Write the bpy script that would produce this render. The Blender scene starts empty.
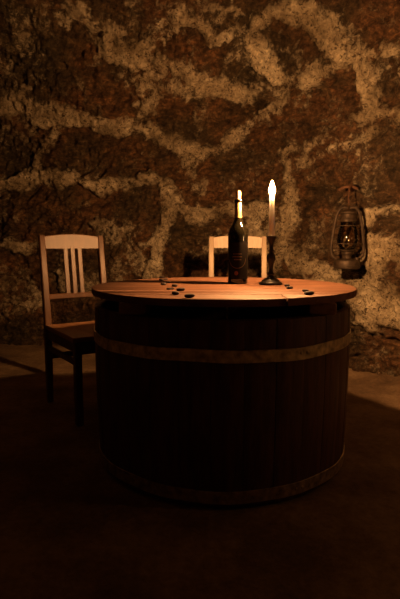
import bpy, math, random
import numpy as np
from mathutils import Vector, Matrix

S = bpy.context.scene
COL = S.collection
# ------------------------------------------------------------------ camera, world, exposure
CAM_H = 0.815
cam_data = bpy.data.cameras.new('camera')
cam = bpy.data.objects.new('camera', cam_data)
COL.objects.link(cam)
cam.location = (0, 0, CAM_H)
cam.rotation_euler = (math.pi/2 - 0.1111, 0, 0)
cam_data.sensor_fit = 'VERTICAL'; cam_data.sensor_height = 36.0; cam_data.lens = 500/599*36.0
cam_data.clip_start = 0.01
S.camera = cam
S.view_settings.view_transform = 'Standard'; S.view_settings.look = 'None'
S.view_settings.gamma = 1; S.view_settings.use_curve_mapping = False
S.view_settings.exposure = 0.0
FLAME = 8900.0           # radiance of the flame
FLAME_COL = (1.0, 0.475, 0.165)
w = bpy.data.worlds.new('world'); S.world = w; w.use_nodes = True
w.node_tree.nodes['Background'].inputs[0].default_value = (0.0, 0.0, 0.0, 1)
w.node_tree.nodes['Background'].inputs[1].default_value = 0.0
# a second, weaker candle burns beyond the right edge of the picture
ld = bpy.data.lights.new('side_candle', 'POINT'); ld.energy = 3.2; ld.color = (1.0, 0.5, 0.2); ld.shadow_soft_size = .03
lo = bpy.data.objects.new('side_candle', ld); COL.objects.link(lo); lo.location = (1.66, 1.30, 0.95)

# ------------------------------------------------------------------ noise
def _hash(ix, iy, iz, seed):
    n = (ix*374761393 + iy*668265263 + iz*2147483647 + seed*974711) & 0xffffffff
    n = ((n ^ (n >> 13))*1274126177) & 0xffffffff
    n = ((n ^ (n >> 16))*2246822519) & 0xffffffff
    return ((n ^ (n >> 15)) & 0xffffff)/float(0xffffff)
def vnoise(P, f, seed=0):
    Q = P*f; I = np.floor(Q).astype(np.int64); F = Q-I; F = F*F*(3-2*F)
    r = 0
    for dx in (0, 1):
        for dy in (0, 1):
            for dz in (0, 1):
                wgt = (F[:,0] if dx else 1-F[:,0])*(F[:,1] if dy else 1-F[:,1])*(F[:,2] if dz else 1-F[:,2])
                r = r+wgt*_hash(I[:,0]+dx, I[:,1]+dy, I[:,2]+dz, seed)
    return r*2-1
def fbm(P, f, o=3, seed=0):
    r = 0; a = 1; t = 0
    for k in range(o):
        r = r+a*vnoise(P, f*2.03**k, seed+k*17); t += a; a *= .55
    return r/t
def ridge(P, f, o=3, seed=0):
    r = 0; a = 1; t = 0
    for k in range(o):
        r = r+a*(1-2*np.abs(vnoise(P, f*2.1**k, seed+k*31))); t += a; a *= .55
    return r/t

# ------------------------------------------------------------------ object helpers
def mesh_obj(name, V, Fc, mat=None, parent=None, smooth=True, sharp=None):
    me = bpy.data.meshes.new(name)
    me.from_pydata([tuple(v) for v in V], [], Fc); me.update()
    if smooth:
        me.polygons.foreach_set('use_smooth', [True]*len(me.polygons))
        if sharp: me.set_sharp_from_angle(angle=math.radians(sharp))
    o = bpy.data.objects.new(name, me); COL.objects.link(o)
    if mat: me.materials.append(mat)
    if parent: o.parent = parent
    return o
def tag(o, label, cat, group=None):
    o['label'] = label; o['category'] = cat
    if group: o['group'] = group
    return o
def thing(name, label, cat, loc, rz=0, group=None):
    o = bpy.data.objects.new(name, None); COL.objects.link(o)
    o.empty_display_size = .1
    o.location = loc; o.rotation_euler = (0, 0, rz)
    return tag(o, label, cat, group)
class MB:
    def __init__(s): s.V = []; s.F = []
    def add(s, V, F):
        n = len(s.V); s.V += [tuple(v) for v in V]; s.F += [tuple(i+n for i in f) for f in F]
    def lathe(s, prof, seg=32, c=(0,0,0), a0=0.0, a1=2*math.pi):
        V = []; F = []; full = abs(a1-a0-2*math.pi) < 1e-6
        m = seg if full else seg+1
        for r, z in prof:
            for k in range(m):
                a = a0+(a1-a0)*k/seg
                V.append((c[0]+r*math.cos(a), c[1]+r*math.sin(a), c[2]+z))
        for j in range(len(prof)-1):
            for k in range(seg):
                k2 = (k+1) % m
                F.append((j*m+k, j*m+k2, (j+1)*m+k2, (j+1)*m+k))
        s.add(V, F)
    def tube(s, pts, r, seg=8, cap=True, closed=False):
        P = [Vector(p) for p in pts]; n = len(P); V = []; F = []
        rr = r if isinstance(r, (list, tuple)) else [r]*n
        up = None
        for i, p in enumerate(P):
            if closed: t = P[(i+1) % n]-P[i-1]
            else: t = P[min(i+1, n-1)]-P[max(i-1, 0)]
            t.normalize()
            if up is None: up = Vector((0,0,1)) if abs(t.z) < .9 else Vector((1,0,0))
            a = (up-t*up.dot(t)).normalized(); up = a; b = t.cross(a)
            for k in range(seg):
                g = 2*math.pi*k/seg
                V.append(p+(a*math.cos(g)+b*math.sin(g))*rr[i])
        for i in range(n if closed else n-1):
            j = (i+1) % n
            for k in range(seg):
                k2 = (k+1) % seg
                F.append((i*seg+k, i*seg+k2, j*seg+k2, j*seg+k))
        if cap and not closed:
            F.append(tuple(reversed(range(seg)))); F.append(tuple(range((n-1)*seg, n*seg)))
        s.add(V, F)
    def beam(s, A, B, w_, h_, side=(1,0,0), bev=.003, bow=0.0, bowdir=(0,0,1), nseg=1):
        """bevelled bar from A to B; w_ along side, h_ across"""
        A = Vector(A); B = Vector(B); t = (B-A).normalized(); sd = Vector(side); sd = (sd-t*sd.dot(t)).normalized(); ot = t.cross(sd)
        b = min(bev, w_*.3, h_*.3); hw = w_/2; hh = h_/2
        oct_ = [(-hw+b,-hh),(hw-b,-hh),(hw,-hh+b),(hw,hh-b),(hw-b,hh),(-hw+b,hh),(-hw,hh-b),(-hw,-hh+b)]
        L = (B-A).length; V = []; F = []
        st = [(0, .0)]+[(b+(L-2*b)*k/nseg, 1.0) for k in range(nseg+1)]+[(L, .0)]
        for d, full in st:
            f = d/L; off = Vector(bowdir)*bow*4*f*(1-f)
            for x, y in oct_:
                if not full: x *= (hw-b)/hw; y *= (hh-b)/hh
                V.append(A+t*d+sd*x+ot*y+off)
        m = len(st)
        for i in range(m-1):
            for k in range(8):
                k2 = (k+1) % 8
                F.append((i*8+k, i*8+k2, (i+1)*8+k2, (i+1)*8+k))
        F.append(tuple(reversed(range(8)))); F.append(tuple(range((m-1)*8, m*8)))
        s.add(V, F)
    def prism(s, poly, z0, z1, bev=.003):
        """convex outline (counter-clockwise) extruded z0..z1 with softened rims"""
        n = len(poly); c = Vector((sum(p[0] for p in poly)/n, sum(p[1] for p in poly)/n))
        def ring(sh, z):
            o = []
            for p in poly:
                d = (Vector(p[:2])-c); l = d.length; d = d*((l-sh)/l); o.append((c.x+d.x, c.y+d.y, z))
            return o
        V = ring(bev, z0)+ring(0, z0+bev)+ring(0, z1-bev)+ring(bev, z1); F = []
        for j in range(3):
            for k in range(n):
                k2 = (k+1) % n; F.append((j*n+k, j*n+k2, (j+1)*n+k2, (j+1)*n+k))
        F.append(tuple(reversed(range(n)))); F.append(tuple(range(3*n, 4*n)))
        s.add(V, F)
    def build(s, name, mat=None, parent=None, smooth=True, sharp=35):
        return mesh_obj(name, s.V, s.F, mat, parent, smooth, sharp)
def copy_tree(o, parent=None):
    c = o.copy(); COL.objects.link(c)
    if parent: c.parent = parent
    for ch in list(o.children): copy_tree(ch, c)
    return c

# ------------------------------------------------------------------ materials
def new_mat(name):
    m = bpy.data.materials.new(name); m.use_nodes = True
    nt = m.node_tree; b = nt.nodes['Principled BSDF']
    return m, nt, b
def N(nt, t, **k):
    n = nt.nodes.new(t)
    for a, v in k.items():
        if a.startswith('i_'): n.inputs[a[2:].replace('_', ' ')].default_value = v
        else: setattr(n, a, v)
    return n
def ramp(nt, src, stops):
    r = nt.nodes.new('ShaderNodeValToRGB'); el = r.color_ramp.elements
    while len(el) < len(stops): el.new(.5)
    for e, (p, c) in zip(el, stops): e.position = p; e.color = c+(1,) if len(c) == 3 else c
    nt.links.new(src, r.inputs[0]); return r
def bump(nt, src, b, strength=.5, dist=.002):
    n = N(nt, 'ShaderNodeBump'); n.inputs['Strength'].default_value = strength; n.inputs['Distance'].default_value = dist
    nt.links.new(src, n.inputs['Height']); nt.links.new(n.outputs[0], b.inputs['Normal'])
def coords(nt, scale=(1,1,1)):
    t = N(nt, 'ShaderNodeTexCoord'); mp = N(nt, 'ShaderNodeMapping'); mp.inputs['Scale'].default_value = scale
    nt.links.new(t.outputs['Object'], mp.inputs[0]); return mp.outputs[0]
def wood(name, dark, light, scale=(1,1,1), rough=.55, nscale=1.0, bs=.35, spec=.4):
    m, nt, b = new_mat(name)
    v = coords(nt, scale)
    n1 = N(nt, 'ShaderNodeTexNoise'); n1.inputs['Scale'].default_value = 6*nscale; n1.inputs['Detail'].default_value = 8; n1.inputs['Distortion'].default_value = .6
    n2 = N(nt, 'ShaderNodeTexNoise'); n2.inputs['Scale'].default_value = 34*nscale; n2.inputs['Detail'].default_value = 4
    nt.links.new(v, n1.inputs[0]); nt.links.new(v, n2.inputs[0])
    mx = N(nt, 'ShaderNodeMath', operation='MULTIPLY_ADD'); mx.inputs[1].default_value = .45; 
    nt.links.new(n2.outputs[0], mx.inputs[0]); nt.links.new(n1.outputs[0], mx.inputs[2])
    r = ramp(nt, mx.outputs[0], [(.5, dark), (.88, light)])
    nt.links.new(r.outputs[0], b.inputs['Base Color'])
    b.inputs['Roughness'].default_value = rough; b.inputs['Specular IOR Level'].default_value = spec
    bump(nt, mx.outputs[0], b, bs, .003)
    return m
def plain(name, col, rough=.5, metal=0, nscale=60, bs=.2, var=.25, bd=.001):
    m, nt, b = new_mat(name)
    n = N(nt, 'ShaderNodeTexNoise'); n.inputs['Scale'].default_value = nscale; n.inputs['Detail'].default_value = 5
    nt.links.new(coords(nt), n.inputs[0])
    r = ramp(nt, n.outputs[0], [(.3, tuple(c*(1-var) for c in col)), (.7, tuple(min(1, c*(1+var)) for c in col))])
    nt.links.new(r.outputs[0], b.inputs['Base Color'])
    b.inputs['Roughness'].default_value = rough; b.inputs['Metallic'].default_value = metal
    bump(nt, n.outputs[0], b, bs, bd)
    return m

def stone_mat():
    m, nt, b = new_mat('rough_stone_and_mortar')
    v = coords(nt)
    at = N(nt, 'ShaderNodeAttribute', attribute_name='mortar')
    ne = N(nt, 'ShaderNodeTexNoise'); ne.inputs['Scale'].default_value = 26; ne.inputs['Detail'].default_value = 6; ne.inputs['Roughness'].default_value = .65
    nt.links.new(v, ne.inputs[0])
    ad = N(nt, 'ShaderNodeMath', operation='MULTIPLY_ADD'); ad.inputs[1].default_value = 1.5
    sb = N(nt, 'ShaderNodeMath', operation='SUBTRACT'); sb.inputs[1].default_value = .5
    nt.links.new(ne.outputs[0], sb.inputs[0]); nt.links.new(sb.outputs[0], ad.inputs[0]); nt.links.new(at.outputs['Fac'], ad.inputs[2])
    nf = N(nt, 'ShaderNodeTexNoise'); nf.inputs['Scale'].default_value = 7; nf.inputs['Detail'].default_value = 5; nf.inputs['Roughness'].default_value = .6; nf.inputs['Distortion'].default_value = .4
    nt.links.new(v, nf.inputs[0])
    sf = N(nt, 'ShaderNodeMath', operation='SUBTRACT'); sf.inputs[1].default_value = .5
    af = N(nt, 'ShaderNodeMath', operation='MULTIPLY_ADD'); af.inputs[1].default_value = 1.5
    nt.links.new(nf.outputs[0], sf.inputs[0]); nt.links.new(sf.outputs[0], af.inputs[0]); nt.links.new(ad.outputs[0], af.inputs[2])
    mr = ramp(nt, af.outputs[0], [(.20, (0,0,0)), (.38, (.16,.16,.16)), (.50, (.62,.62,.62)), (.95, (1,1,1))])
    # stone colour: large patches of red brown, olive brown, grey brown with fine grit
    n1 = N(nt, 'ShaderNodeTexNoise'); n1.inputs['Scale'].default_value = 2.3; n1.inputs['Detail'].default_value = 3
    n2 = N(nt, 'ShaderNodeTexNoise'); n2.inputs['Scale'].default_value = 38; n2.inputs['Detail'].default_value = 8; n2.inputs['Roughness'].default_value = .7
    nt.links.new(v, n1.inputs[0]); nt.links.new(v, n2.inputs[0])
    r1 = ramp(nt, n1.outputs[0], [(.3, (.058,.042,.024)), (.46, (.075,.046,.025)), (.6, (.13,.064,.032)), (.72, (.09,.064,.036))])
    r2 = ramp(nt, n2.outputs[0], [(.34, (.4,.4,.4)), (.47, (.85,.85,.85)), (.58, (1.2,1.2,1.15)), (.7, (2.2,2.1,2.0))])
    vs = N(nt, 'ShaderNodeMapping'); vs.inputs['Scale'].default_value = (.8, .8, 1.7); vs.inputs['Rotation'].default_value = (.3, .6, 0)
    nt.links.new(v, vs.inputs[0])
    n6 = N(nt, 'ShaderNodeTexNoise'); n6.inputs['Scale'].default_value = 15; n6.inputs['Detail'].default_value = 8; n6.inputs['Roughness'].default_value = .72; n6.inputs['Distortion'].default_value = .8
    nt.links.new(vs.outputs[0], n6.inputs[0])
    r6 = ramp(nt, n6.outputs[0], [(.34, (.25,.25,.25)), (.47, (.8,.8,.8)), (.58, (1.35,1.35,1.3)), (.7, (2.8,2.7,2.4))])
    m6 = N(nt, 'ShaderNodeMix', data_type='RGBA', blend_type='MULTIPLY'); m6.inputs[0].default_value = 1
    nt.links.new(r1.outputs[0], m6.inputs[6]); nt.links.new(r6.outputs[0], m6.inputs[7])
    ms = N(nt, 'ShaderNodeMix', data_type='RGBA', blend_type='MULTIPLY'); ms.inputs[0].default_value = 1
    nt.links.new(m6.outputs[2], ms.inputs[6]); nt.links.new(r2.outputs[0], ms.inputs[7])
    n3 = N(nt, 'ShaderNodeTexNoise'); n3.inputs['Scale'].default_value = 6.5; n3.inputs['Detail'].default_value = 9; n3.inputs['Roughness'].default_value = .65
    nt.links.new(v, n3.inputs[0])
    r3a = ramp(nt, n3.outputs[0], [(.28, (.34,.27,.18)), (.42, (.56,.47,.33)), (.56, (.72,.62,.45)), (.7, (.86,.77,.58))])
    n5 = N(nt, 'ShaderNodeTexNoise'); n5.inputs['Scale'].default_value = 42; n5.inputs['Detail'].default_value = 6; n5.inputs['Roughness'].default_value = .6; n5.inputs['Distortion'].default_value = 1.2
    nt.links.new(v, n5.inputs[0])
    pit = ramp(nt, n5.outputs[0], [(.36, (.14,.11,.085)), (.45, (.75,.74,.72)), (.6, (1.05,1.05,1.05)), (.7, (1.35,1.35,1.3))])
    r3 = N(nt, 'ShaderNodeMix', data_type='RGBA', blend_type='MULTIPLY'); r3.inputs[0].default_value = 1
    nt.links.new(r3a.outputs[0], r3.inputs[6]); nt.links.new(pit.outputs[0], r3.inputs[7])
    n7 = N(nt, 'ShaderNodeTexNoise'); n7.inputs['Scale'].default_value = 3.1; n7.inputs['Detail'].default_value = 5; n7.inputs['Distortion'].default_value = .6
    nt.links.new(v, n7.inputs[0])
    r7 = ramp(nt, n7.outputs[0], [(.33, (.42,.38,.33)), (.5, (.78,.75,.72)), (.64, (1.1,1.1,1.1))])
    m7 = N(nt, 'ShaderNodeMix', data_type='RGBA', blend_type='MULTIPLY'); m7.inputs[0].default_value = 1
    nt.links.new(r3.outputs[2], m7.inputs[6]); nt.links.new(r7.outputs[0], m7.inputs[7])
    mm = N(nt, 'ShaderNodeMix', data_type='RGBA')
    nt.links.new(mr.outputs[0], mm.inputs[0]); nt.links.new(ms.outputs[2], mm.inputs[6]); nt.links.new(m7.outputs[2], mm.inputs[7])
    nt.links.new(mm.outputs[2], b.inputs['Base Color'])
    b.inputs['Roughness'].default_value = .9; b.inputs['Specular IOR Level'].default_value = .25
    n4 = N(nt, 'ShaderNodeTexNoise'); n4.inputs['Scale'].default_value = 24; n4.inputs['Detail'].default_value = 8; n4.inputs['Roughness'].default_value = .68
    nt.links.new(v, n4.inputs[0])
    h = N(nt, 'ShaderNodeMath', operation='MULTIPLY_ADD'); h.inputs[1].default_value = .35
    nt.links.new(mr.outputs[0], h.inputs[0]); nt.links.new(n4.outputs[0], h.inputs[2])
    bump(nt, h.outputs[0], b, 1.0, .05)
    return m
M_STONE = stone_mat()
def floor_mat():
    m, nt, b = new_mat('packed_earth_floor')
    v = coords(nt)
    n1 = N(nt, 'ShaderNodeTexNoise'); n1.inputs['Scale'].default_value = 3; n1.inputs['Detail'].default_value = 6
    n2 = N(nt, 'ShaderNodeTexNoise'); n2.inputs['Scale'].default_value = 45; n2.inputs['Detail'].default_value = 8; n2.inputs['Roughness'].default_value = .7
    nt.links.new(v, n1.inputs[0]); nt.links.new(v, n2.inputs[0])
    mx = N(nt, 'ShaderNodeMath', operation='MULTIPLY_ADD'); mx.inputs[1].default_value = .6
    nt.links.new(n2.outputs[0], mx.inputs[0]); nt.links.new(n1.outputs[0], mx.inputs[2])
    r = ramp(nt, mx.outputs[0], [(.55, (.065,.038,.019)), (.75, (.14,.084,.043)), (.95, (.25,.165,.092))])
    nt.links.new(r.outputs[0], b.inputs['Base Color']); b.inputs['Roughness'].default_value = .85
    bump(nt, mx.outputs[0], b, .8, .008)
    return m
M_FLOOR = floor_mat()

# ---- the cellar shell: a plan curve that closes into a low vault ----
PLAN = [(0.62,3.72),(1.17,2.92),(1.75,2.1),(2.15,0.9),(2.2,-3.6),(-3.0,-3.6),(-3.6,1.0),(-3.5,2.9),(-3.1,4.25),(-1.75,4.05),(0.62,3.72)]
CEN = (0.0, 0.9); SPRING = 1.30; RISE = 1.30
def plan_pts(step=0.02):
    pts=[]; P=np.array(PLAN)
    for a,b in zip(P[:-1],P[1:]):
        n=max(2,int(np.linalg.norm(b-a)/step))
        for k in range(n): pts.append(a+(b-a)*k/n)
    pts=np.array(pts)
    for _ in range(40):                      # round the corners
        pts=(np.roll(pts,1,0)+2*pts+np.roll(pts,-1,0))/4
    L=np.concatenate([[0],np.cumsum(np.linalg.norm(np.diff(np.vstack([pts,pts[:1]]),axis=0),axis=1))])
    return np.vstack([pts,pts[:1]]),L
_PP,_PL = plan_pts(); UTOT=_PL[-1]
WTOP = SPRING + RISE*np.pi/2
def shell(u,w):
    """u metres along the plan (0 = the back right corner, running right), w metres up the wall and over the vault"""
    u=np.mod(u,UTOT)
    x=np.interp(u,_PL,_PP[:,0]); y=np.interp(u,_PL,_PP[:,1])
    ph=np.clip((w-SPRING)/RISE,0,np.pi/2)
    k=1-np.cos(ph)
    z=np.where(w<SPRING,w,SPRING+RISE*np.sin(ph))
    return x+(CEN[0]-x)*k, y+(CEN[1]-y)*k, z
JOINTS = [
    (1, [(-1.487, 3.748, 1.843, 0.081), (-1.339, 3.755, 1.815, 0.081), (-1.214, 3.763, 1.788, 0.098), (-1.037, 3.755, 1.769, 0.081), (-0.936, 3.772, 1.732, 0.065), (-0.85, 3.781, 1.703, 0.057), (-0.654, 3.761, 1.694, 0.065), (-0.506, 3.76, 1.665, 0.065)]),
    (1, [(-0.52, 3.21, 2.13, 0.048), (-0.551, 3.31, 2.075, 0.085), (-0.514, 3.358, 2.042, 0.079), (-0.456, 3.387, 2.017, 0.065), (-0.362, 3.41, 1.992, 0.051), (-0.23, 3.416, 1.975, 0.044)]),
    (0.5, [(-0.885, 3.08, 2.219, 0.046), (-0.767, 3.126, 2.19, 0.053), (-0.623, 3.21, 2.137, 0.055)]),
    (1, [(-0.206, 3.424, 1.967, 0.044), (-0.097, 3.442, 1.941, 0.059), (0.033, 3.477, 1.897, 0.075), (0.169, 3.517, 1.843, 0.076), (0.291, 3.545, 1.797, 0.069), (0.368, 3.567, 1.76, 0.039)]),
    (0.65, [(-0.267, 3.444, 1.958, 0.066), (-0.329, 3.538, 1.888, 0.068), (-0.379, 3.647, 1.788, 0.063), (-0.446, 3.732, 1.694, 0.065)]),
    (0.6, [(-0.017, 3.096, 2.153, 0.046), (-0.148, 3.172, 2.122, 0.047), (-0.296, 3.275, 2.075, 0.049), (-0.4, 3.342, 2.042, 0.05)]),
    (0.9, [(-0.017, 3.096, 2.153, 0.039), (0.029, 3.175, 2.106, 0.027), (0.103, 3.246, 2.059, 0.035), (0.21, 3.178, 2.091, 0.034), (0.392, 3.065, 2.137, 0.039), (0.511, 2.979, 2.145, 0.05)]),
    (0.6, [(-0.231, 3.036, 2.197, 0.026), (-0.089, 3.047, 2.182, 0.039), (-0.002, 3.079, 2.16, 0.039)]),
    (0.95, [(0.332, 3.187, 2.075, 0.034), (0.361, 3.273, 2.017, 0.056), (0.408, 3.348, 1.958, 0.065), (0.479, 3.398, 1.906, 0.058), (0.583, 3.369, 1.879, 0.051), (0.699, 3.253, 1.852, 0.042), (0.799, 3.096, 1.861, 0.04), (0.86, 3.006, 1.861, 0.051)]),
    (0.95, [(0.511, 2.979, 2.145, 0.076), (0.614, 2.944, 2.099, 0.081), (0.702, 2.967, 2.026, 0.076), (0.785, 2.996, 1.941, 0.077), (0.857, 2.999, 1.87, 0.058)]),
    (0.9, [(0.86, 3.006, 1.861, 0.045), (0.932, 2.902, 1.861, 0.037), (0.997, 2.82, 1.852, 0.03), (1.071, 2.736, 1.834, 0.029)]),
    (1, [(0.922, 2.975, 1.815, 0.051), (0.961, 3.003, 1.741, 0.058), (0.997, 3.022, 1.665, 0.065), (1.009, 3.049, 1.607, 0.053)]),
    (0.8, [(1.142, 2.893, 1.548, 0.031), (1.049, 3.015, 1.568, 0.039), (0.951, 3.164, 1.558, 0.034), (0.867, 3.307, 1.519, 0.043), (0.775, 3.455, 1.489, 0.045), (0.685, 3.589, 1.47, 0.047)]),
    (0.9, [(-0.488, 3.764, 1.655, 0.057), (-0.367, 3.77, 1.617, 0.066), (-0.255, 3.788, 1.548, 0.066), (-0.11, 3.784, 1.509, 0.058), (0.017, 3.773, 1.489, 0.058), (0.105, 3.757, 1.499, 0.049)]),
    (0.8, [(0.105, 3.757, 1.499, 0.049), (0.25, 3.709, 1.568, 0.048), (0.388, 3.641, 1.655, 0.047), (0.494, 3.575, 1.722, 0.039), (0.57, 3.494, 1.778, 0.03)]),
    (0.5, [(-0.042, 3.787, 1.47, 0.066), (-0.111, 3.816, 1.38, 0.042)]),
    (1, [(-1.627, 4.033, 1.29, 0.035), (-1.409, 4.002, 1.3, 0.053), (-1.209, 3.972, 1.36, 0.061), (-1.072, 3.956, 1.31, 0.069), (-0.923, 3.933, 1.34, 0.043), (-0.765, 3.913, 1.23, 0.06), (-0.626, 3.894, 1.27, 0.051), (-0.498, 3.876, 1.27, 0.043), (-0.379, 3.859, 1.29, 0.051), (-0.23, 3.838, 1.29, 0.042)]),
    (0.8, [(-1.024, 3.819, 1.684, 0.033), (-1.119, 3.88, 1.607, 0.034), (-1.211, 3.93, 1.529, 0.034), (-1.263, 3.965, 1.44, 0.035), (-1.299, 3.985, 1.35, 0.044)]),
    (0.85, [(-0.28, 3.845, 1.28, 0.051), (-0.23, 3.838, 1.2, 0.076), (-0.2, 3.834, 1.08, 0.076), (-0.27, 3.844, 0.96, 0.06), (-0.309, 3.849, 0.81, 0.06), (-0.349, 3.855, 0.68, 0.069), (-0.389, 3.86, 0.57, 0.061)]),
    (0.8, [(-0.151, 3.827, 1.07, 0.059), (-0.042, 3.812, 1.02, 0.076), (0.117, 3.79, 1.04, 0.067), (0.225, 3.775, 1.05, 0.05), (0.354, 3.757, 1.04, 0.075), (0.453, 3.742, 1.06, 0.066)]),
    (0.9, [(-0.517, 3.878, 0.79, 0.026), (-0.398, 3.862, 0.81, 0.043), (-0.319, 3.851, 0.82, 0.043)]),
    (0.5, [(-0.517, 3.878, 0.61, 0.069), (-0.636, 3.895, 0.67, 0.061), (-0.666, 3.899, 0.45, 0.07)]),
    (0.7, [(0.404, 3.75, 0.95, 0.075), (0.463, 3.741, 0.84, 0.067), (0.522, 3.729, 0.68, 0.067), (0.613, 3.69, 0.77, 0.074)]),
    (0.95, [(0.648, 3.608, 1.529, 0.047), (0.601, 3.677, 1.45, 0.056), (0.621, 3.683, 1.34, 0.056), (0.637, 3.671, 1.22, 0.048), (0.652, 3.658, 1.11, 0.056), (0.652, 3.658, 0.95, 0.081), (0.629, 3.678, 0.81, 0.066)]),
    (0.9, [(1.01, 3.152, 0.96, 0.028), (1.05, 3.095, 0.97, 0.041), (1.112, 3.004, 0.99, 0.033), (1.175, 2.914, 1.02, 0.039)]),
    (1, [(-0.874, 3.928, 0.96, 0.035), (-0.834, 3.922, 0.99, 0.035)]),
    (0.4, [(-1.429, 4.005, 1.03, 0.013), (-1.3, 3.987, 1.01, 0.013), (-1.181, 3.971, 0.95, 0.013)]),
    (0.8, [(-1.646, 4.036, 0.8, 0.036), (-1.478, 4.012, 0.8, 0.036), (-1.28, 3.985, 0.8, 0.027)]),
    (0.6, [(-1.102, 3.96, 0.67, 0.044), (-1.092, 3.958, 0.49, 0.062)]),
    (0.8, [(1.056, 3.087, 0.84, 0.076), (1.129, 2.98, 0.78, 0.1), (1.186, 2.897, 0.66, 0.097)]),
    (0.85, [(0.715, 3.581, 0.69, 0.08), (0.812, 3.441, 0.64, 0.069), (0.92, 3.284, 0.58, 0.096), (1.01, 3.152, 0.52, 0.113), (1.118, 2.996, 0.45, 0.122), (1.192, 2.889, 0.38, 0.092)]),
    (0.8, [(0.982, 3.194, 0.38, 0.065), (1.078, 3.054, 0.33, 0.062)]),
    (0.6, [(0.801, 3.457, 0.84, 0.062), (0.778, 3.49, 0.74, 0.062)]),
    (0.8, [(1.073, 3.062, 0.62, 0.069), (1.056, 3.087, 0.73, 0.062)]),
]
PATCHES = [
    (0.6, [(-0.316, 3.304, 2.059, 0.085), (-0.147, 3.158, 2.13, 0.094), (0.028, 3.075, 2.16, 0.078), (0.201, 3.08, 2.145, 0.065)]),
    (0.6, [(-0.269, 3.55, 1.87, 0.092), (-0.002, 3.559, 1.825, 0.061)]),
    (0.6, [(0.59, 3.43, 1.825, 0.059), (0.515, 3.538, 1.76, 0.061), (0.434, 3.622, 1.675, 0.063)]),
    (0.55, [(0.71, 2.89, 2.059, 0.073), (0.827, 2.907, 1.958, 0.074), (0.86, 3.006, 1.861, 0.064)]),
    (0.55, [(0.702, 3.594, 1.36, 0.063), (0.781, 3.473, 1.41, 0.061), (0.92, 3.262, 1.44, 0.057), (1.079, 3.017, 1.479, 0.059)]),
    (0.5, [(-0.848, 3.197, 2.16, 0.068), (-0.678, 3.129, 2.182, 0.066)]),
    (0.5, [(-0.071, 3.808, 1.4, 0.067), (-0.002, 3.807, 1.21, 0.075)]),
    (0.62, [(0.037, 3.801, 0.73, 0.102), (0.186, 3.78, 0.84, 0.084), (0.374, 3.754, 0.68, 0.101), (0.551, 3.72, 0.95, 0.099)]),
    (0.5, [(-0.34, 3.56, 1.87, 0.115), (-0.41, 3.676, 1.76, 0.095), (-0.389, 3.426, 1.984, 0.088)]),
    (0.55, [(0.937, 3.26, 0.84, 0.058), (0.971, 3.21, 0.7, 0.072)]),
    (0.45, [(-0.002, 3.67, 1.694, 0.08), (0.192, 3.345, 1.984, 0.072)]),
    (0.45, [(-0.775, 3.914, 0.96, 0.087), (-0.577, 3.887, 0.84, 0.104), (-0.428, 3.866, 0.61, 0.104)]),
    (0.5, [(-1.567, 4.025, 0.56, 0.108), (-1.538, 4.02, 0.36, 0.127), (-1.409, 4.002, 0.49, 0.126), (-1.3, 3.987, 0.37, 0.09), (-1.607, 4.03, 0.24, 0.082)]),
    (0.45, [(-0.864, 3.927, 0.49, 0.124), (-0.626, 3.894, 0.61, 0.087)]),
    (0.4, [(-1.102, 3.96, 0.84, 0.053), (-0.537, 3.881, 0.94, 0.069), (-0.626, 3.894, 1.03, 0.043)]),
    (0.45, [(0.767, 3.507, 0.94, 0.078), (0.863, 3.367, 1.0, 0.06)]),
]
CRACKS = [
    [(-0.623, 3.294, 2.091), (-0.824, 3.451, 2.009), (-0.941, 3.515, 1.975), (-1.141, 3.609, 1.923)],
    [(0.691, 3.613, 1.2), (0.812, 3.441, 1.2), (0.931, 3.268, 1.16)],
    [(0.999, 3.169, 1.12), (1.084, 3.045, 1.06), (1.141, 2.963, 1.05), (1.112, 3.004, 0.98)],
    [(0.954, 3.235, 0.25), (1.061, 3.078, 0.26), (1.198, 2.881, 0.24)],
    [(0.971, 3.21, 0.0), (1.033, 3.12, 0.0), (1.118, 2.996, 0.0), (1.209, 2.865, 0.0)],
    [(-1.191, 3.972, 0.96), (-1.3, 3.987, 1.01)],
    [(0.342, 3.579, 1.75), (0.225, 3.645, 1.684), (0.075, 3.733, 1.568)],
    [(0.589, 3.014, 2.083), (0.593, 3.124, 2.026), (0.569, 3.216, 1.992)],
    [(-0.574, 3.052, 2.211), (-0.393, 3.206, 2.122), (-0.392, 3.288, 2.075)],
    [(1.022, 2.924, 1.732), (1.071, 2.854, 1.732), (1.087, 2.78, 1.778)],
    [(0.605, 3.695, 1.2), (0.685, 3.62, 1.02), (0.715, 3.581, 0.81)],
    [(0.823, 3.424, 0.69), (0.965, 3.218, 0.66), (1.061, 3.078, 0.56), (1.118, 2.996, 0.48)],
]

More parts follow.
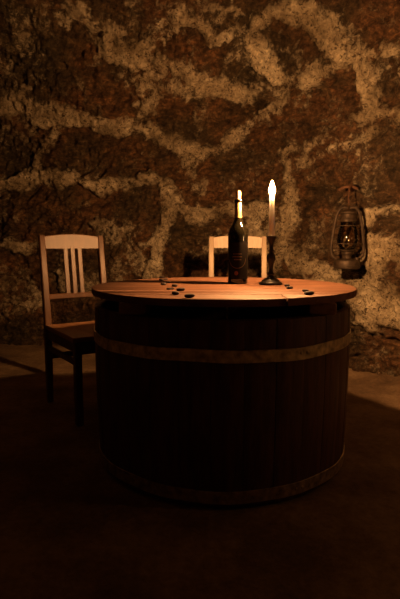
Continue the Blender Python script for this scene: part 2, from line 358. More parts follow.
def seg_dist(P, A, B):
    AB = B-A; t = np.clip(((P-A)@AB)/max(AB@AB, 1e-9), 0, 1)
    return np.linalg.norm(P-(A+t[:,None]*AB), axis=1), t
def strokes(P, data, wob, soft=.034):
    m = np.zeros(len(P))
    for s, pts in data:
        A = np.array(pts)
        lo = A[:,:3].min(0)-.2; hi = A[:,:3].max(0)+.2
        idx = np.where(np.all((P > lo) & (P < hi), axis=1))[0]
        if not len(idx): continue
        Q = P[idx]; best = np.full(len(idx), -9.0)
        if len(A) == 1:
            best = A[0,3]-np.linalg.norm(Q-A[0,:3], axis=1)
        for a, c in zip(A[:-1], A[1:]):
            d, t = seg_dist(Q, a[:3], c[:3]); best = np.maximum(best, a[3]+(c[3]-a[3])*t-d)
        v = s*np.clip(.5+(best+wob[idx])/(2*soft), 0, 1)
        m[idx] = np.maximum(m[idx], v)
    return m
def build_shell():
    us = np.concatenate([np.arange(-4.4, -2.62, .05), np.arange(-2.6, 1.3, .0085), np.arange(1.32, UTOT-4.4-.001, .05), [UTOT-4.4]])
    ws = np.concatenate([[-.06], np.arange(0, SPRING-.001, .0085), np.arange(SPRING, 2.5, .0095), np.arange(2.52, WTOP, .06)])
    U, W = np.meshgrid(us, ws); sh = U.shape
    X, Y, Z = shell(U, np.maximum(W, 0)); Z = Z+np.minimum(W, 0)
    P = np.stack([X, Y, Z], -1)
    e = .004
    a = np.stack(shell(U+e, np.maximum(W, 0)), -1)-np.stack(shell(U-e, np.maximum(W, 0)), -1)
    b_ = np.stack(shell(U, np.maximum(W, 0)+e), -1)-np.stack(shell(U, np.maximum(W, 0)-e), -1)
    b_[W < e*2] = (0, 0, 1)
    Nn = np.cross(a, b_); Nn /= np.maximum(np.linalg.norm(Nn, axis=-1, keepdims=True), 1e-9)
    toc = np.array([CEN[0], CEN[1], .9])-P
    Nn *= np.sign((Nn*toc).sum(-1, keepdims=True))
    P = P.reshape(-1, 3); Nn = Nn.reshape(-1, 3); u = U.ravel(); w_ = W.ravel()
    wob = .034*fbm(P, 8, 4, 5)+.03*fbm(P, 3.5, 2, 15)+.012*vnoise(P, 40, 9)
    warp = np.stack([fbm(P, 4.5, 3, 101+i*7) for i in range(3)], 1)*.055+np.stack([fbm(P, 14, 3, 131+i*7) for i in range(3)], 1)*.03
    Pw = P+warp
    sharp = strokes(Pw+warp*.4, JOINTS, wob*1.15, .010)
    m = strokes(Pw, JOINTS, wob)*np.clip(1.05+.5*fbm(P, 7, 3, 61), .45, 1.15)
    m = np.maximum(m, (.28+.12*np.clip((P[:,2]-1.2)/.4, 0, 1))*np.clip(.3+1.6*fbm(P, 2.4, 3, 71), 0, 1))
    wob2 = .05*fbm(P, 22, 4, 77)-.012
    m = np.maximum(m, strokes(P, PATCHES, wob2*1.6, .03))
    # masonry of the parts beyond the photo's edges: rough courses
    row = np.floor(w_/.36); uu = u+.31*_hash(row.astype(np.int64), row.astype(np.int64)*0, row.astype(np.int64)*0, 3)+row*.4
    dj = np.minimum(np.abs((w_/.36) % 1-.5)*-.36+.18, np.abs((uu/.72) % 1-.5)*-.72+.36)
    gen = np.clip(.5+(.03-dj+wob*1.5)/.04, 0, 1)
    out = np.clip(np.maximum.reduce([(-2.55-u)/.08, (u-1.12)/.08, (w_-2.42)/.06]), 0, 1)
    m = np.maximum(m*(1-out), gen*out)
    cr = np.zeros(len(P))
    for pts in CRACKS:
        A = np.array(pts)
        for a_, c_ in zip(A[:-1], A[1:]):
            lo = np.minimum(a_, c_)-.08; hi = np.maximum(a_, c_)+.08
            idx = np.where(np.all((P > lo) & (P < hi), axis=1))[0]
            if not len(idx): continue
            d, _ = seg_dist(P[idx]+Nn[idx]*0, a_, c_)
            d = d+.014*vnoise(P[idx], 30, 3)
            cr[idx] = np.maximum(cr[idx], np.clip(1-np.abs(d)/.014, 0, 1))
    rough = .5+.5*np.clip(fbm(P, 1.7, 2, 55)+.5, 0, 1)
    Ps = P@np.array([[.8,0,-.6],[0,1,0],[.6,0,.8]])*np.array([.55,.8,1.5])   # tool marks and bedding run aslant
    stone = -.016+.07*fbm(P, 3.0, 2, 1)+rough*(.045*ridge(Ps, 9, 4, 2)+.036*fbm(Ps, 20, 3, 8)+.018*vnoise(P, 48, 18))
    mort = .014+.055*fbm(P, 3.0, 2, 1)+rough*(.034*ridge(P, 11, 3, 12)+.030*fbm(P, 30, 3, 6))
    mm = np.clip(np.maximum(sharp*(1-out), gen*out), 0, 1)
    edge = strokes(Pw+warp*.4, [(1, [q[:3]+(q[3]+.018,) for q in l]) for _, l in JOINTS], wob*1.15, .010)-sharp
    d = stone*(1-mm)+mort*mm-.045*cr+.012*mm-.020*np.clip(edge, 0, 1)*(.6+.8*fbm(P, 6, 2, 91))
    fade = np.clip((WTOP-w_)/.4, 0, 1)
    P = P+Nn*(d*fade)[:,None]
    nu = sh[1]; nw = sh[0]
    iu = np.arange(nu-1); iw = np.arange(nw-1); IU, IW = np.meshgrid(iu, iw)
    mu = us[:-1]+np.diff(us)/2; mw = ws[:-1]+np.diff(ws)/2
    MU, MW = np.meshgrid(mu, mw)
    zone = np.where(MW > SPRING, 0, np.where((MU > -2.4) & (MU < 0.02), 1, 0))
    low = MW <= SPRING
    zone = np.full(MU.shape, 0)                 # 0 ceiling
    zone[low & (MU >= 0.02) & (MU < 6.6)] = 2   # right
    zone[low & (MU >= -3.8) & (MU < 0.02)] = 1 # back
    zone[low & (MU >= 6.6) & (MU < 12.0)] = 3
    zone[low & ((MU < -3.8) | (MU >= 12.0))] = 4
    for zi, nm in ((0, 'ceiling'), (1, 'wall_back'), (2, 'wall_right'), (3, 'wall_front'), (4, 'wall_left')):
        q = np.argwhere(zone == zi)
        i = q[:,0]*nu+q[:,1]
        F = np.stack([i, i+1, i+1+nu, i+nu], 1)
        used, inv = np.unique(F, return_inverse=True)
        F = inv.reshape(-1, 4)
        me = bpy.data.meshes.new(nm)
        me.vertices.add(len(used)); me.vertices.foreach_set('co', P[used].ravel())
        me.loops.add(F.size); me.loops.foreach_set('vertex_index', F.ravel().astype(np.int32))
        me.polygons.add(len(F)); me.polygons.foreach_set('loop_start', np.arange(0, F.size, 4, dtype=np.int32))
        me.polygons.foreach_set('use_smooth', np.ones(len(F), dtype=bool))
        me.update(calc_edges=True); me.validate()
        at = me.attributes.new('mortar', 'FLOAT', 'POINT'); at.data.foreach_set('value', m[used].astype(np.float32))
        me.materials.append(M_STONE)
        o = bpy.data.objects.new(nm, me); COL.objects.link(o); o['kind'] = 'structure'
    return P
SHELL_P = build_shell()

def build_floor():
    xs = np.concatenate([np.arange(-3.9, -2.0, .08), np.arange(-2.0, 2.61, .016)]); ys = np.concatenate([np.arange(-3.8, .6, .08), np.arange(.6, 4.6, .016)])
    X, Y = np.meshgrid(xs, ys); P = np.stack([X.ravel(), Y.ravel(), X.ravel()*0], -1)
    z = .006*fbm(P, 4, 3, 21)+.004*ridge(P, 16, 3, 22)+.003*fbm(P, 40, 2, 27)-.010
    # loose earth heaped against the foot of the right wall
    n = np.array([.81, .585]); dw = (np.array([.62, 3.72])-P[:,:2])@n
    heap = np.clip(1-dw/.22, 0, 1)*(P[:,0] > .5)
    z = z+heap*(.04+.04*fbm(P, 14, 3, 23))
    P[:,2] = z; nx = len(xs); ny = len(ys)
    IX, IY = np.meshgrid(np.arange(nx-1), np.arange(ny-1)); i = (IY*nx+IX).ravel()
    F = np.stack([i, i+1, i+1+nx, i+nx], 1)
    me = bpy.data.meshes.new('floor'); me.vertices.add(len(P)); me.vertices.foreach_set('co', P.ravel())
    me.loops.add(F.size); me.loops.foreach_set('vertex_index', F.ravel().astype(np.int32))
    me.polygons.add(len(F)); me.polygons.foreach_set('loop_start', np.arange(0, F.size, 4, dtype=np.int32))
    me.polygons.foreach_set('use_smooth', np.ones(len(F), dtype=bool)); me.update(calc_edges=True)
    me.materials.append(M_FLOOR)
    o = bpy.data.objects.new('floor', me); COL.objects.link(o); o['kind'] = 'structure'
build_floor()

# ------------------------------------------------------------------ object materials
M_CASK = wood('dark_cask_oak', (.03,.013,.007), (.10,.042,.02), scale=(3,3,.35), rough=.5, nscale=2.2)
M_CASKIN = wood('cask_inside', (.02,.012,.008), (.05,.03,.018), scale=(3,3,.4), rough=.9)
M_HOOP = plain('weathered_hoop_iron', (.50,.43,.30), rough=.36, metal=.85, nscale=45, bs=.7, var=.5, bd=.003)
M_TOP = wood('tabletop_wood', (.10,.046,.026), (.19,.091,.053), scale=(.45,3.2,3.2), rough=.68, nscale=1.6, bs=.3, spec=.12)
M_BATTEN = wood('batten_wood', (.14,.065,.03), (.26,.13,.065), scale=(3,.4,3), rough=.6)
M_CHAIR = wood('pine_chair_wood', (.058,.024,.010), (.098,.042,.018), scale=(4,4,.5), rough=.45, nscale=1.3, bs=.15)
M_CHAIR_LIT = wood('lit_chair_wood', (.27,.19,.13), (.38,.29,.20), scale=(4,4,.5), rough=.45, nscale=1.3, bs=.15)  # same wood as the other chair, strong candlelight put into the paler colour
M_SEAT_LIT = wood('lit_seat_wood', (.20,.09,.042), (.34,.17,.085), scale=(4,.5,4), rough=.4, nscale=1.3, bs=.15)  # seat colour raised above the frame's to stand in for light on it
M_IRON = plain('black_candlestick_metal', (.018,.014,.011), rough=.38, metal=.4, nscale=80, bs=.15)
M_LAMPM = plain('aged_lantern_metal', (.060,.040,.026), rough=.55, metal=.5, nscale=50, bs=.4, var=.5)
M_RUST = plain('rusty_iron', (.12,.055,.028), rough=.8, metal=.2, nscale=90, bs=.8, var=.4, bd=.002)
M_WICK = plain('charred_wick', (.01,.008,.006), rough=.9)
M_NUT = plain('dark_pebble', (.022,.011,.008), rough=.8, nscale=200, bs=.3, bd=.0006)
M_CORK = plain('cork', (.34,.24,.14), rough=.8, nscale=300, bs=.5)
M_FOIL = plain('gold_capsule', (.20,.13,.05), rough=.5, metal=.4, nscale=120, bs=.2)
def wax():
    m, nt, b = new_mat('candle_wax')
    b.inputs['Base Color'].default_value = (.985,.97,.94,1); b.inputs['Roughness'].default_value = .4
    b.inputs['Subsurface Weight'].default_value = 1.0; b.inputs['Subsurface Radius'].default_value = (1.0,.9,.78); b.inputs['Subsurface Scale'].default_value = .014
    return m
def glass_dark():
    m, nt, b = new_mat('dark_bottle_glass')
    b.inputs['Base Color'].default_value = (.004,.0035,.002,1); b.inputs['Roughness'].default_value = .07
    b.inputs['Specular IOR Level'].default_value = .6; b.inputs['Coat Weight'].default_value = .3
    return m
def glass_clear():
    m = bpy.data.materials.new('thin_lantern_glass'); m.use_nodes = True; nt = m.node_tree; nt.nodes.clear()
    o = nt.nodes.new('ShaderNodeOutputMaterial'); t = nt.nodes.new('ShaderNodeBsdfTransparent'); g = nt.nodes.new('ShaderNodeBsdfGlossy'); x = nt.nodes.new('ShaderNodeMixShader'); f = nt.nodes.new('ShaderNodeFresnel')
    t.inputs[0].default_value = (.93,.89,.82,1); g.inputs['Roughness'].default_value = .09; f.inputs[0].default_value = 1.5
    nt.links.new(f.outputs[0], x.inputs[0]); nt.links.new(t.outputs[0], x.inputs[1]); nt.links.new(g.outputs[0], x.inputs[2]); nt.links.new(x.outputs[0], o.inputs[0])
    return m
def flame_mat():
    m = bpy.data.materials.new('flame'); m.use_nodes = True; nt = m.node_tree; nt.nodes.clear()
    e = nt.nodes.new('ShaderNodeEmission'); o = nt.nodes.new('ShaderNodeOutputMaterial')
    e.inputs[0].default_value = FLAME_COL+(1,); e.inputs[1].default_value = FLAME
    nt.links.new(e.outputs[0], o.inputs[0]); return m
def label_mat():
    m, nt, b = new_mat('black_paper_label')
    b.inputs['Base Color'].default_value = (.006,.004,.003,1); b.inputs['Roughness'].default_value = .6; b.inputs['Specular IOR Level'].default_value = .1
    return m
M_WAX = wax(); M_GLASS = glass_dark(); M_GLOBE = glass_clear(); M_FLAME = flame_mat(); M_LABEL = label_mat()
M_LRED = plain('dull_red_print', (.14,.03,.015), rough=.6, bs=0)
M_LGOLD = plain('dull_gold_print', (.09,.045,.02), rough=.5, bs=0)

# ------------------------------------------------------------------ the cut down cask and its round top
CX, CY = .088, 1.95
RIM = .590; TB = .6295; TT = .653
def build_cask():
    t = thing('wooden_cask', 'huge dark oak half cask with two iron hoops serving as the table base', 'barrel', (CX-.005, CY, 0))
    nst = 30; sub = 5; rnd = random.Random(4)
    def Rz(z): f = z/RIM; return .4755+.0105*f+.006*math.sin(math.pi*f)
    zs = [0, .006, .03, .1, .2, .3, .4, .5, RIM-.012, RIM-.003]
    b = MB(); st_h = [rnd.uniform(-.0015, .0) for _ in range(nst)]
    th = .026
    for k in range(nst):
        a0 = 2*math.pi*k/nst+.0016; a1 = 2*math.pi*(k+1)/nst-.0016
        V = []; F = []; m = sub+1
        dr = rnd.uniform(-.0012, .0012)
        prof = [(Rz(z)+dr-(.004 if i in (0,) else 0), z) for i, z in enumerate(zs)]
        prof += [(Rz(RIM)-.004, RIM+st_h[k]), (Rz(RIM)-th+.004, RIM+st_h[k]), (Rz(RIM)-th, RIM-.004), (Rz(.3)-th, .3), (Rz(0)-th, 0)]
        for r, z in prof:
            for j in range(m):
                f = j/sub; a = a0+(a1-a0)*f; edge = .0028 if j in (0, sub) else 0
                rr = r-edge if r > .465 else r
                V.append((rr*math.cos(a), rr*math.sin(a), z))
        n = len(prof)
        for i in range(n):
            i2 = (i+1) % n
            for j in range(sub): F.append((i*m+j, i*m+j+1, i2*m+j+1, i2*m+j))
        F.append(tuple(i*m for i in range(n))); F.append(tuple(reversed([i*m+sub for i in range(n)])))
        b.add(V, F)
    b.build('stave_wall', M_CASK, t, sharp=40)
    h = MB(); h.lathe([(0, .05), (.446, .05), (.448, .068), (0, .07)], 64); h.build('cask_bottom', M_CASKIN, t)
    for z, hh in ((.480, .040), (.034, .042)):
        h = MB(); r0 = Rz(z-hh/2)+.0015; r1 = Rz(z+hh/2)+.0015; g = .003
        seg = 96; V = []; prof = [(r0, -hh/2), (r0+g, -hh/2+.001), ((r0+r1)/2+g, 0), (r1+g, hh/2-.001), (r1, hh/2)]
        wav = [.0022*math.sin(k*2*math.pi/seg*5+z*9)+.0012*math.sin(k*2*math.pi/seg*13) for k in range(seg)]
        F = []
        for r, dz in prof:
            for k in range(seg):
                a = 2*math.pi*k/seg; V.append((r*math.cos(a), r*math.sin(a), z+dz+wav[k]))
        for j in range(len(prof)-1):
            for k in range(seg): F.append((j*seg+k, j*seg+(k+1) % seg, (j+1)*seg+(k+1) % seg, (j+1)*seg+k))
        h.add(V, F)
        hp = h.build('hoop', M_HOOP, t)
        rv = MB()
        for q in range(2):
            a = math.radians(-62)+q*.05; rr = Rz(z)+.0035
            rv.lathe([(0, .004), (.0045, .003), (.006, 0)], 10, (0, 0, 0))
            n = len(rv.V)-30
            for i in range(n, len(rv.V)):
                x, y, zz = rv.V[i]; c, s = math.cos(a), math.sin(a)
                rv.V[i] = ((rr+zz)*c-x*s, (rr+zz)*s+x*c, z+y)
        rv.build('rivet', M_HOOP, hp)
build_cask()

def build_top():
    t = thing('round_tabletop', 'round worn plank tabletop resting on the cask, with worn edge', 'tabletop', (CX, CY, TB))
    T = TT-TB; b = MB(); R = .5; rnd = random.Random(9)
    # planks run left to right; each is a slice of the disc
    cuts = [-.505, -.345, -.19, -.02, .135, .30, .505]
    for i, (y0, y1) in enumerate(zip(cuts[:-1], cuts[1:])):
        y0 += .00015; y1 -= .00015
        dz = 0.0
        def out(y): return math.sqrt(max(R*R-y*y, .0))
        pts = []
        lo, hi = max(y0, -R*.9998), min(y1, R*.9998)
        n = 26
        for k in range(n+1):
            y = lo+(hi-lo)*k/n; w_ = .0018*math.sin(y*47+i)+.0012*math.sin(y*130)
            pts.append((out(y)+w_ if out(y) > .02 else .012, y))
        for k in range(n, -1, -1):
            y = lo+(hi-lo)*k/n; w_ = .0018*math.sin(y*41+i*2)+.0012*math.sin(y*110)
            pts.append((-(out(y)+w_ if out(y) > .02 else .012), y))
        # a split lets the front plank step where two boards meet end to end
        if i == 0:
            # the two front planks are butted end to end; the left lengths sit a touch lower and further in
            sp = .172; L_ = [(min(x, sp-.001), y) for x, y in pts if x < sp or True]; R_ = [(max(x, sp+.001), y) for x, y in pts]
            def uniq(q):
                o = []
                for p in q:
                    if not o or (abs(p[0]-o[-1][0])+abs(p[1]-o[-1][1])) > 1e-4: o.append(p)
                return o
            L_ = [(x, y+(.005 if y < -.47 else 0)) for x, y in L_]
            b.prism(uniq(L_), 0, T-.0008, .0008); b.prism(uniq([p for p in R_ if math.hypot(*p) < .51 ]), 0, T, .003)
        else: b.prism(pts, 0, T+dz, .0005)
    b.build('plank_disc', M_TOP, t, sharp=50)
    for x in (.302, -.302):
        c = MB(); e = math.sqrt(.488**2-x*x)
        c.beam((x, -e+.004, -.0199), (x, e-.004, -.0199), .088, .0392, bev=.004, nseg=4)
        c.build('batten', M_BATTEN, t)
build_top()

# ------------------------------------------------------------------ chairs
def build_chair(name, label, loc, rz, mat, seatmat):
    t = thing(name, label, 'chair', loc, rz, 'wooden slat back chairs around the cask')
    W = .158; D = .21; SH = .405; P = .034
    # seat (slightly wider at the front)
    s = MB(); s.prism([(-.185, -.23), (.185, -.23), (.172, .20), (-.172, .20)], SH-.022, SH, .004)
    s.build('seat', seatmat, t)
    rake = .055; TOPZ = .858
    for sx in (-1, 1):
        b = MB()
        V = []; F = []
        prof = [(0, .0, .028), (.20, .0, .033), (SH+.02, .0, P), (.62, rake*.42, .032), (TOPZ-.004, rake, .029), (TOPZ, rake, .024)]
        for z, dy, ww in prof:
            h_ = ww/2; c = h_*.25
            for x, y in [(-h_+c,-h_),(h_-c,-h_),(h_,-h_+c),(h_,h_-c),(h_-c,h_),(-h_+c,h_),(-h_,h_-c),(-h_,-h_+c)]:
                V.append((sx*W+x, D+y+dy+.002, z))
        for j in range(len(prof)-1):
            for k in range(8): F.append((j*8+k, j*8+(k+1) % 8, (j+1)*8+(k+1) % 8, (j+1)*8+k))
        F.append(tuple(reversed(range(8)))); n = len(prof); F.append(tuple(range((n-1)*8, n*8)))
        b.add(V, F); b.build('back_post', mat, t)
        b = MB(); b.beam((sx*(W-.002), -D+.006, 0), (sx*W, -D+.002, SH-.023), .033, .033, bev=.004, nseg=2); b.build('leg', mat, t)
    def yb(z): return D+.002+rake*(max(0, z-SH)/(TOPZ-SH))
    # top rail, arched along its upper edge
    r = MB(); V = []; F = []; n = 14; z0 = TOPZ-.068
    for k in range(n+1):
        f = k/n; x = -W+.014+(2*W-.028)*f; zt = TOPZ-.004+.012*math.sin(math.pi*f); bow = -.010*math.sin(math.pi*f)*0+.004*math.sin(math.pi*f)
        for (z, dy) in ((z0, -.009), (zt-.003, -.009), (zt, -.006), (zt, .006), (zt-.003, .009), (z0, .009)):
            V.append((x, yb(z)+dy+bow, z))
    for k in range(n):
        for j in range(6): F.append((k*6+j, k*6+(j+1) % 6, (k+1)*6+(j+1) % 6, (k+1)*6+j))
    F.append(tuple(reversed(range(6)))); F.append(tuple(range(n*6, n*6+6)))
    r.add(V, F); r.build('top_rail', mat, t)
    r = MB(); r.beam((-W+.012, yb(.55), .545), (W-.012, yb(.55), .545), .018, .026, side=(0,1,0)); r.build('lower_rail', mat, t)
    for x in (-.038, 0, .038):
        r = MB(); r.beam((x, yb(.553), .553), (x, yb(z0+.006)+.002, z0+.006), .023, .010, nseg=2, bev=.002); r.build('back_slat', mat, t)
    zz = SH-.048
    for A, B in (((-W+.014, -D+.003), (W-.014, -D+.003)), ((-W+.014, D), (W-.014, D))):
        r = MB(); r.beam(A+(zz,), B+(zz,), .018, .050, side=(0,1,0)); r.build('apron', mat, t)
    for sx in (-1, 1):
        r = MB(); r.beam((sx*W, -D+.016, zz), (sx*W, D-.014, zz), .018, .050); r.build('apron', mat, t)
        r = MB(); r.beam((sx*W, -D+.016, .285), (sx*W, D-.014, .285), .016, .028); r.build('stretcher', mat, t)
    r = MB(); r.beam((-W+.014, D, .24), (W-.014, D, .24), .016, .028, side=(0,1,0)); r.build('stretcher', mat, t)
    return t
build_chair('dining_chair', 'brown wooden slat back chair standing at the left of the cask', (-.529, 2.438, 0), math.radians(34), M_CHAIR, M_SEAT_LIT)
build_chair('dining_chair', 'wooden chair behind the cask with candlelight painted into its pale wood, its back showing past the bottle and candle', (.2215, 2.765, 0), math.radians(-1), M_CHAIR_LIT, M_CHAIR_LIT)

# ------------------------------------------------------------------ wine bottle
def build_bottle():
    t = thing('wine_bottle', 'tall dark glass wine bottle with a pulled cork standing on the round tabletop', 'bottle', (.1540, 2.04, TT), 0); t.scale = (.951,)*3
    R = .0425
    prof = [(0, .006), (.02, .004), (.030, .0), (R-.004, .0), (R-.001, .004), (R, .012), (R, .205), (R-.001, .216), (R-.005, .230), (R-.012, .244), (R-.020, .257), (.0175, .270), (.0150, .285), (.0143, .30), (.0140, .338)]
    prof += [(.0140, .342), (.0165, .344), (.0165, .353), (.0145, .356), (.0105, .356), (.0100, .350), (.0100, .34), (0, .34)]
    b = MB(); b.lathe(prof, 48); b.build('bottle_body', M_GLASS, t, sharp=60)
    f = MB(); f.lathe([(.0158, .274), (.0160, .279), (.0151, .30), (.0149, .341), (.0143, .3425)], 32); f.build('capsule', M_FOIL, t)
    c = MB(); c.lathe([(0, .342), (.0094, .342), (.0097, .36), (.0098, .388), (.0088, .3915), (0, .392)], 24); c.build('cork', M_CORK, t)
    # wrap-round black label with a ring motif, lines of lettering strokes and a small emblem
    lr = R+.0004; a0 = math.radians(-162); a1 = math.radians(-18)
    l = MB(); l.lathe([(lr, .022), (lr, .178)], 40, a0=a0, a1=a1); lo_ = l.build('label', M_LABEL, t)
    rr = lr+.0003
    def on(a, z, e=0): return ((rr+e)*math.cos(a), (rr+e)*math.sin(a), z)
    def strip(mb, pts, w_):
        V = []; F = []
        for i, (a, z) in enumerate(pts):
            p = pts[max(i-1, 0)]; q = pts[min(i+1, len(pts)-1)]
            da = (q[0]-p[0])*rr; dz = q[1]-p[1]; L = math.hypot(da, dz) or 1; nx = -dz/L*w_/2/rr; nz = da/L*w_/2
            V += [on(a+nx, z+nz), on(a-nx, z-nz)]
        for i in range(len(pts)-1): F.append((2*i, 2*i+1, 2*i+3, 2*i+2))
        mb.add(V, F)
    ca = math.radians(-97); g = MB()
    strip(g, [(ca+.040/rr*math.cos(q), .112+.044*math.sin(q)) for q in [math.radians(d) for d in range(190, 362, 6)]], .0022)
    for z, hw in ((.128, .018), (.116, .021), (.104, .015)):
        x = -hw; rnd = random.Random(int(z*1000))
        while x < hw:
            l_ = rnd.uniform(.002, .005); strip(g, [(ca+x/rr, z), (ca+(x+l_)/rr, z)], .0045); x += l_+.0016
    g.build('label_lettering', M_LGOLD, lo_, smooth=False)
    e = MB(); ce = math.radians(-103)
    V = [on(ce, .047, .0003)]+[on(ce+.0085/rr*math.cos(q), .047+.0095*math.sin(q), .0003) for q in [2*math.pi*k/8 for k in range(8)]]
    e.add(V, [(0, k+1, (k+1) % 8+1) for k in range(8)]); e.build('label_emblem', M_LRED, lo_, smooth=False)
build_bottle()

# ------------------------------------------------------------------ candlestick, candle
KX, KY = .2835, 2.000
def build_stick():
    b = MB()
    prof = [(0, 0), (.048, 0), (.050, .003), (.049, .008), (.042, .013), (.038, .015), (.037, .019), (.026, .026), (.016, .031), (.0125, .037), (.0165, .042), (.0165, .046), (.0105, .051),
            (.0085, .062), (.009, .078), (.0125, .092), (.0165, .105), (.0185, .116), (.0170, .127), (.0115, .136), (.0085, .140), (.0125, .144), (.0125, .148), (.0085, .152),
            (.0075, .166), (.0095, .178), (.0135, .186), (.0150, .190), (.0195, .203), (.0205, .208), (.0190, .2095), (.0150, .2085), (.0145, .196), (0, .196)]
    b.lathe([(r*.955, z*.92) for r, z in prof], 40, (KX, KY, TT))
    o = b.build('candlestick', M_IRON, sharp=50)
    tag(o, 'black turned metal candlestick holding the burning candle, standing on the round tabletop', 'candlestick')
def build_candle():
    z = TT+.181; t = thing('candle', 'white taper candle burning in the black candlestick', 'candle', (KX, KY, z), 0); t.scale = (.955,)*3
    b = MB(); b.lathe([(0, 0), (.0142, 0), (.0144, .008), (.0122, .09), (.0104, .165), (.0096, .173), (.008, .1775), (.004, .179), (0, .1795)], 28); 
    b.build('wax_body', M_WAX, t, sharp=60)
    k = MB(); k.tube([(0, 0, .176), (.0003, 0, .184), (.0012, 0, .190)], .0011, 6); k.build('wick', M_WICK, t)
    f = MB(); zc = .186
    f.lathe([(0, 0), (.0055, .001), (.0095, .006), (.0122, .014), (.0118, .024), (.0088, .035), (.0048, .046), (.0017, .055), (0, .059)], 16, (0, 0, zc-.006)); f.build('flame', M_FLAME, t)
build_stick(); build_candle()

# ------------------------------------------------------------------ lantern on its hook
def wall_hit(px, pz, y0=2.0):
    d = np.hypot(SHELL_P[:,0]/SHELL_P[:,1]-px, (SHELL_P[:,2]-CAM_H)/SHELL_P[:,1]-pz)
    d[(SHELL_P[:,1] < y0)] = 9
    return Vector(SHELL_P[np.argmin(d)])
LX, LY, LZ = .888, 3.03, .664
def build_lantern():
    t = thing('hurricane_lantern', 'old metal hurricane lantern with glass globe hanging from a hook on the stone wall', 'lantern', (LX, LY, LZ), math.radians(-8)); t.scale = (.95, .95, 1.08)
    b = MB(); b.lathe([(0, .002), (.074, 0), (.080, .003), (.082, .008), (.082, .040), (.079, .047), (.066, .053), (.030, .058), (0, .058)], 40)
    b.lathe([(.0815, .010), (.085, .012), (.085, .016), (.0815, .018)], 40); b.build('fuel_tank', M_LAMPM, t)
    b = MB(); b.tube([(.058, -.02, .05), (.058, -.02, .064)], .013, 14); b.build('filler_cap', M_LAMPM, t)
    b = MB(); b.lathe([(.026, .056), (.028, .075), (.036, .082), (.038, .096), (.050, .100), (.052, .106), (.038, .110), (.020, .112), (.012, .122), (.008, .124), (0, .124)], 32)
    b.build('burner', M_LAMPM, t)
    g = MB(); o_ = [(.040, .108), (.050, .118), (.061, .138), (.066, .160), (.064, .185), (.056, .215), (.047, .245), (.043, .262)]
    i_ = [(r-.0022, z) for r, z in reversed(o_)]
    g.lathe(o_+i_+[o_[0]], 40); g.build('glass_globe', M_GLOBE, t)
    # chimney cap
    c = MB(); c.lathe([(.045, .258), (.054, .262), (.056, .272), (.050, .280), (.048, .300), (.056, .304), (.054, .312), (.036, .322), (.018, .328), (0, .330)], 32); c.build('chimney_cap', M_LAMPM, t)
    # side air tubes
    for sx in (-1, 1):
        P = [(.040,.046),(.062,.052),(.086,.066),(.098,.088),(.100,.120),(.096,.165),(.089,.215),(.080,.262),(.068,.305),(.052,.330),(.030,.338),(.006,.336)]
        # smooth the path
        Q = []
        for i in range(len(P)-1):
            p0 = P[max(i-1,0)]; p1 = P[i]; p2 = P[i+1]; p3 = P[min(i+2,len(P)-1)]
            for k in range(4):
                f = k/4; q = []
                for a in (0, 1):
                    q.append(.5*((2*p1[a])+(-p0[a]+p2[a])*f+(2*p0[a]-5*p1[a]+4*p2[a]-p3[a])*f*f+(-p0[a]+3*p1[a]-3*p2[a]+p3[a])*f**3))
                Q.append((sx*q[0], 0, q[1]))
        Q.append((sx*P[-1][0], 0, P[-1][1]))
        b = MB(); b.tube(Q, .0095, 10); b.build('air_tube', M_LAMPM, t)
    # wire guard round the globe
    for z, r in ((.140, .072), (.238, .060)):
        b = MB(); b.tube([((r+.022*abs(math.cos(a))**6)*math.cos(a), r*math.sin(a), z) for a in [2*math.pi*k/40 for k in range(40)]], .0022, 6, closed=True)
        b.build('guard_wire', M_LAMPM, t)
    # carrying bail rising to the hook
    b = MB(); b.tube([(-.062*math.cos(a), 0, .318+.042*math.sin(a)) for a in [math.pi*k/24 for k in range(25)]], .0028, 8); b.build('bail', M_LAMPM, t)
build_lantern()
def build_hook():
    top = LZ+.387
    hz = 1.147; w1 = wall_hit(.2965, (hz-CAM_H)/3.2)
    b = MB(); tip = Vector((LX, LY, hz))
    dirv = (tip-w1); 
    A = w1-dirv.normalized()*.02
    b.tube([A, w1+dirv*.5, tip, tip+Vector((0, -.012, .006))], [.011, .010, .009, .007], 8)
    # wire link from rod down to the bail
    b.tube([(LX+.002*math.sin(k*.8), LY, hz+.005-(hz+.005-top)*k/10) for k in range(11)], .0034, 6)
    n = 20; c = (LX, LY, hz+.0)
    b.tube([(c[0]+.013*math.cos(2*math.pi*k/n)*.7, c[1]+.013*math.cos(2*math.pi*k/n)*.7, c[2]+.013*math.sin(2*math.pi*k/n)) for k in range(n)], .0022, 6, closed=True)
    # cross bar of the bracket
    b.tube([(LX-.055, LY+.03, hz-.012), (LX-.02, LY+.02, hz+.006), (LX+.02, LY+.015, hz+.010), (LX+.055, LY+.02, hz-.006)], .009, 8)
    o = b.build('wall_hook', M_RUST)
    tag(o, 'rusty iron wall hook driven into the stone above the lantern', 'hook')
build_hook()

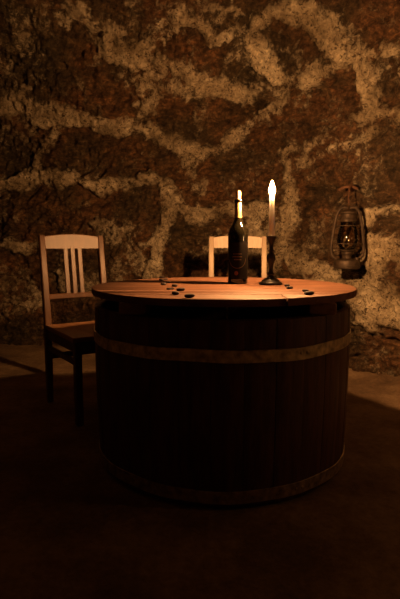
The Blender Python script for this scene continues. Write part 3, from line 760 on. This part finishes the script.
# ------------------------------------------------------------------ dark pebbles strewn on the table
rndp = random.Random(12)
def pebble_mesh(seed):
    r = random.Random(seed); V = []; F = []; ns, nr = 14, 7
    ph = r.uniform(0, 6); e = r.uniform(.05, .14)
    for j in range(nr+1):
        la = -math.pi/2+math.pi*j/nr
        for k in range(ns):
            a = 2*math.pi*k/ns; q = 1+e*math.sin(2*a+ph)+.05*math.sin(3*a+2*ph)
            sq = math.copysign(abs(math.sin(la))**.75, math.sin(la))
            V.append((math.cos(la)**.7*math.cos(a)*q*.0125 if j not in (0, nr) else 0, math.cos(la)**.7*math.sin(a)*q*.0095 if j not in (0, nr) else 0, .0048*(1+sq)+.0006*math.sin(a+ph)*math.cos(la)))
    for j in range(nr):
        for k in range(ns): F.append((j*ns+k, j*ns+(k+1) % ns, (j+1)*ns+(k+1) % ns, (j+1)*ns+k))
    me = bpy.data.meshes.new('dark_pebble'); me.from_pydata(V, [], F); me.update(); me.polygons.foreach_set('use_smooth', [True]*len(me.polygons))
    me.materials.append(M_NUT); return me
PMS = [pebble_mesh(i) for i in range(4)]
PEB = [
    (-0.1698, 2.2008, 0.653, 1.0, 'dark pebble at the back left end of the scattered trail, topped by another one'),
    (-0.1551, 2.2445, 0.653, 0.8, 'small dark pebble right of the stacked pair at the back of the trail'),
    (-0.1435, 1.9658, 0.653, 1.0, 'flat dark pebble just in front of the stacked pair in the left trail'),
    (-0.1327, 2.0686, 0.653, 0.85, 'dark pebble near the back edge between the stacked pair and the loose ones'),
    (-0.0962, 1.895, 0.653, 1.0, 'dark pebble alone at the right middle of the left trail, behind the small twins'),
    (-0.11, 1.7678, 0.653, 0.7, 'left one of two small dark pebbles lying close together in the left trail'),
    (-0.0987, 1.7757, 0.653, 0.65, 'right one of two small dark pebbles lying close together in the left trail'),
    (-0.0669, 1.7177, 0.653, 1.15, 'dark pebble second from the right end of the left trail'),
    (-0.0784, 1.5992, 0.653, 1.1, 'dark pebble nearest the front but one in the left trail'),
    (-0.0321, 1.5044, 0.653, 1.2, 'dark pebble at the front right end of the left trail, nearest the table front'),
    (0.3331, 1.9042, 0.653, 0.95, 'dark pebble closest to the candlestick foot'),
    (0.3237, 1.8, 0.653, 0.95, 'dark pebble just in front of the one closest to the candlestick foot'),
    (0.357, 1.6847, 0.653, 0.95, 'farther of the two dark pebbles on the right part of the tabletop'),
    (0.3476, 1.5895, 0.653, 1.2, 'nearer of the two dark pebbles on the right part of the tabletop'),
    (-0.1685, 2.2008, 0.664, 0.95, 'dark pebble lying on top of another at the far end of the left trail'),
]
for i, (x, y, z, sc, label) in enumerate(PEB):
    o = bpy.data.objects.new('dark_pebble', PMS[i % 4]); COL.objects.link(o)
    o.location = (x, y, z); o.scale = (sc, sc, sc); o.rotation_euler = (0, 0, rndp.uniform(-.6, .6))
    tag(o, label, 'pebble', 'dark pebbles strewn on the tabletop')
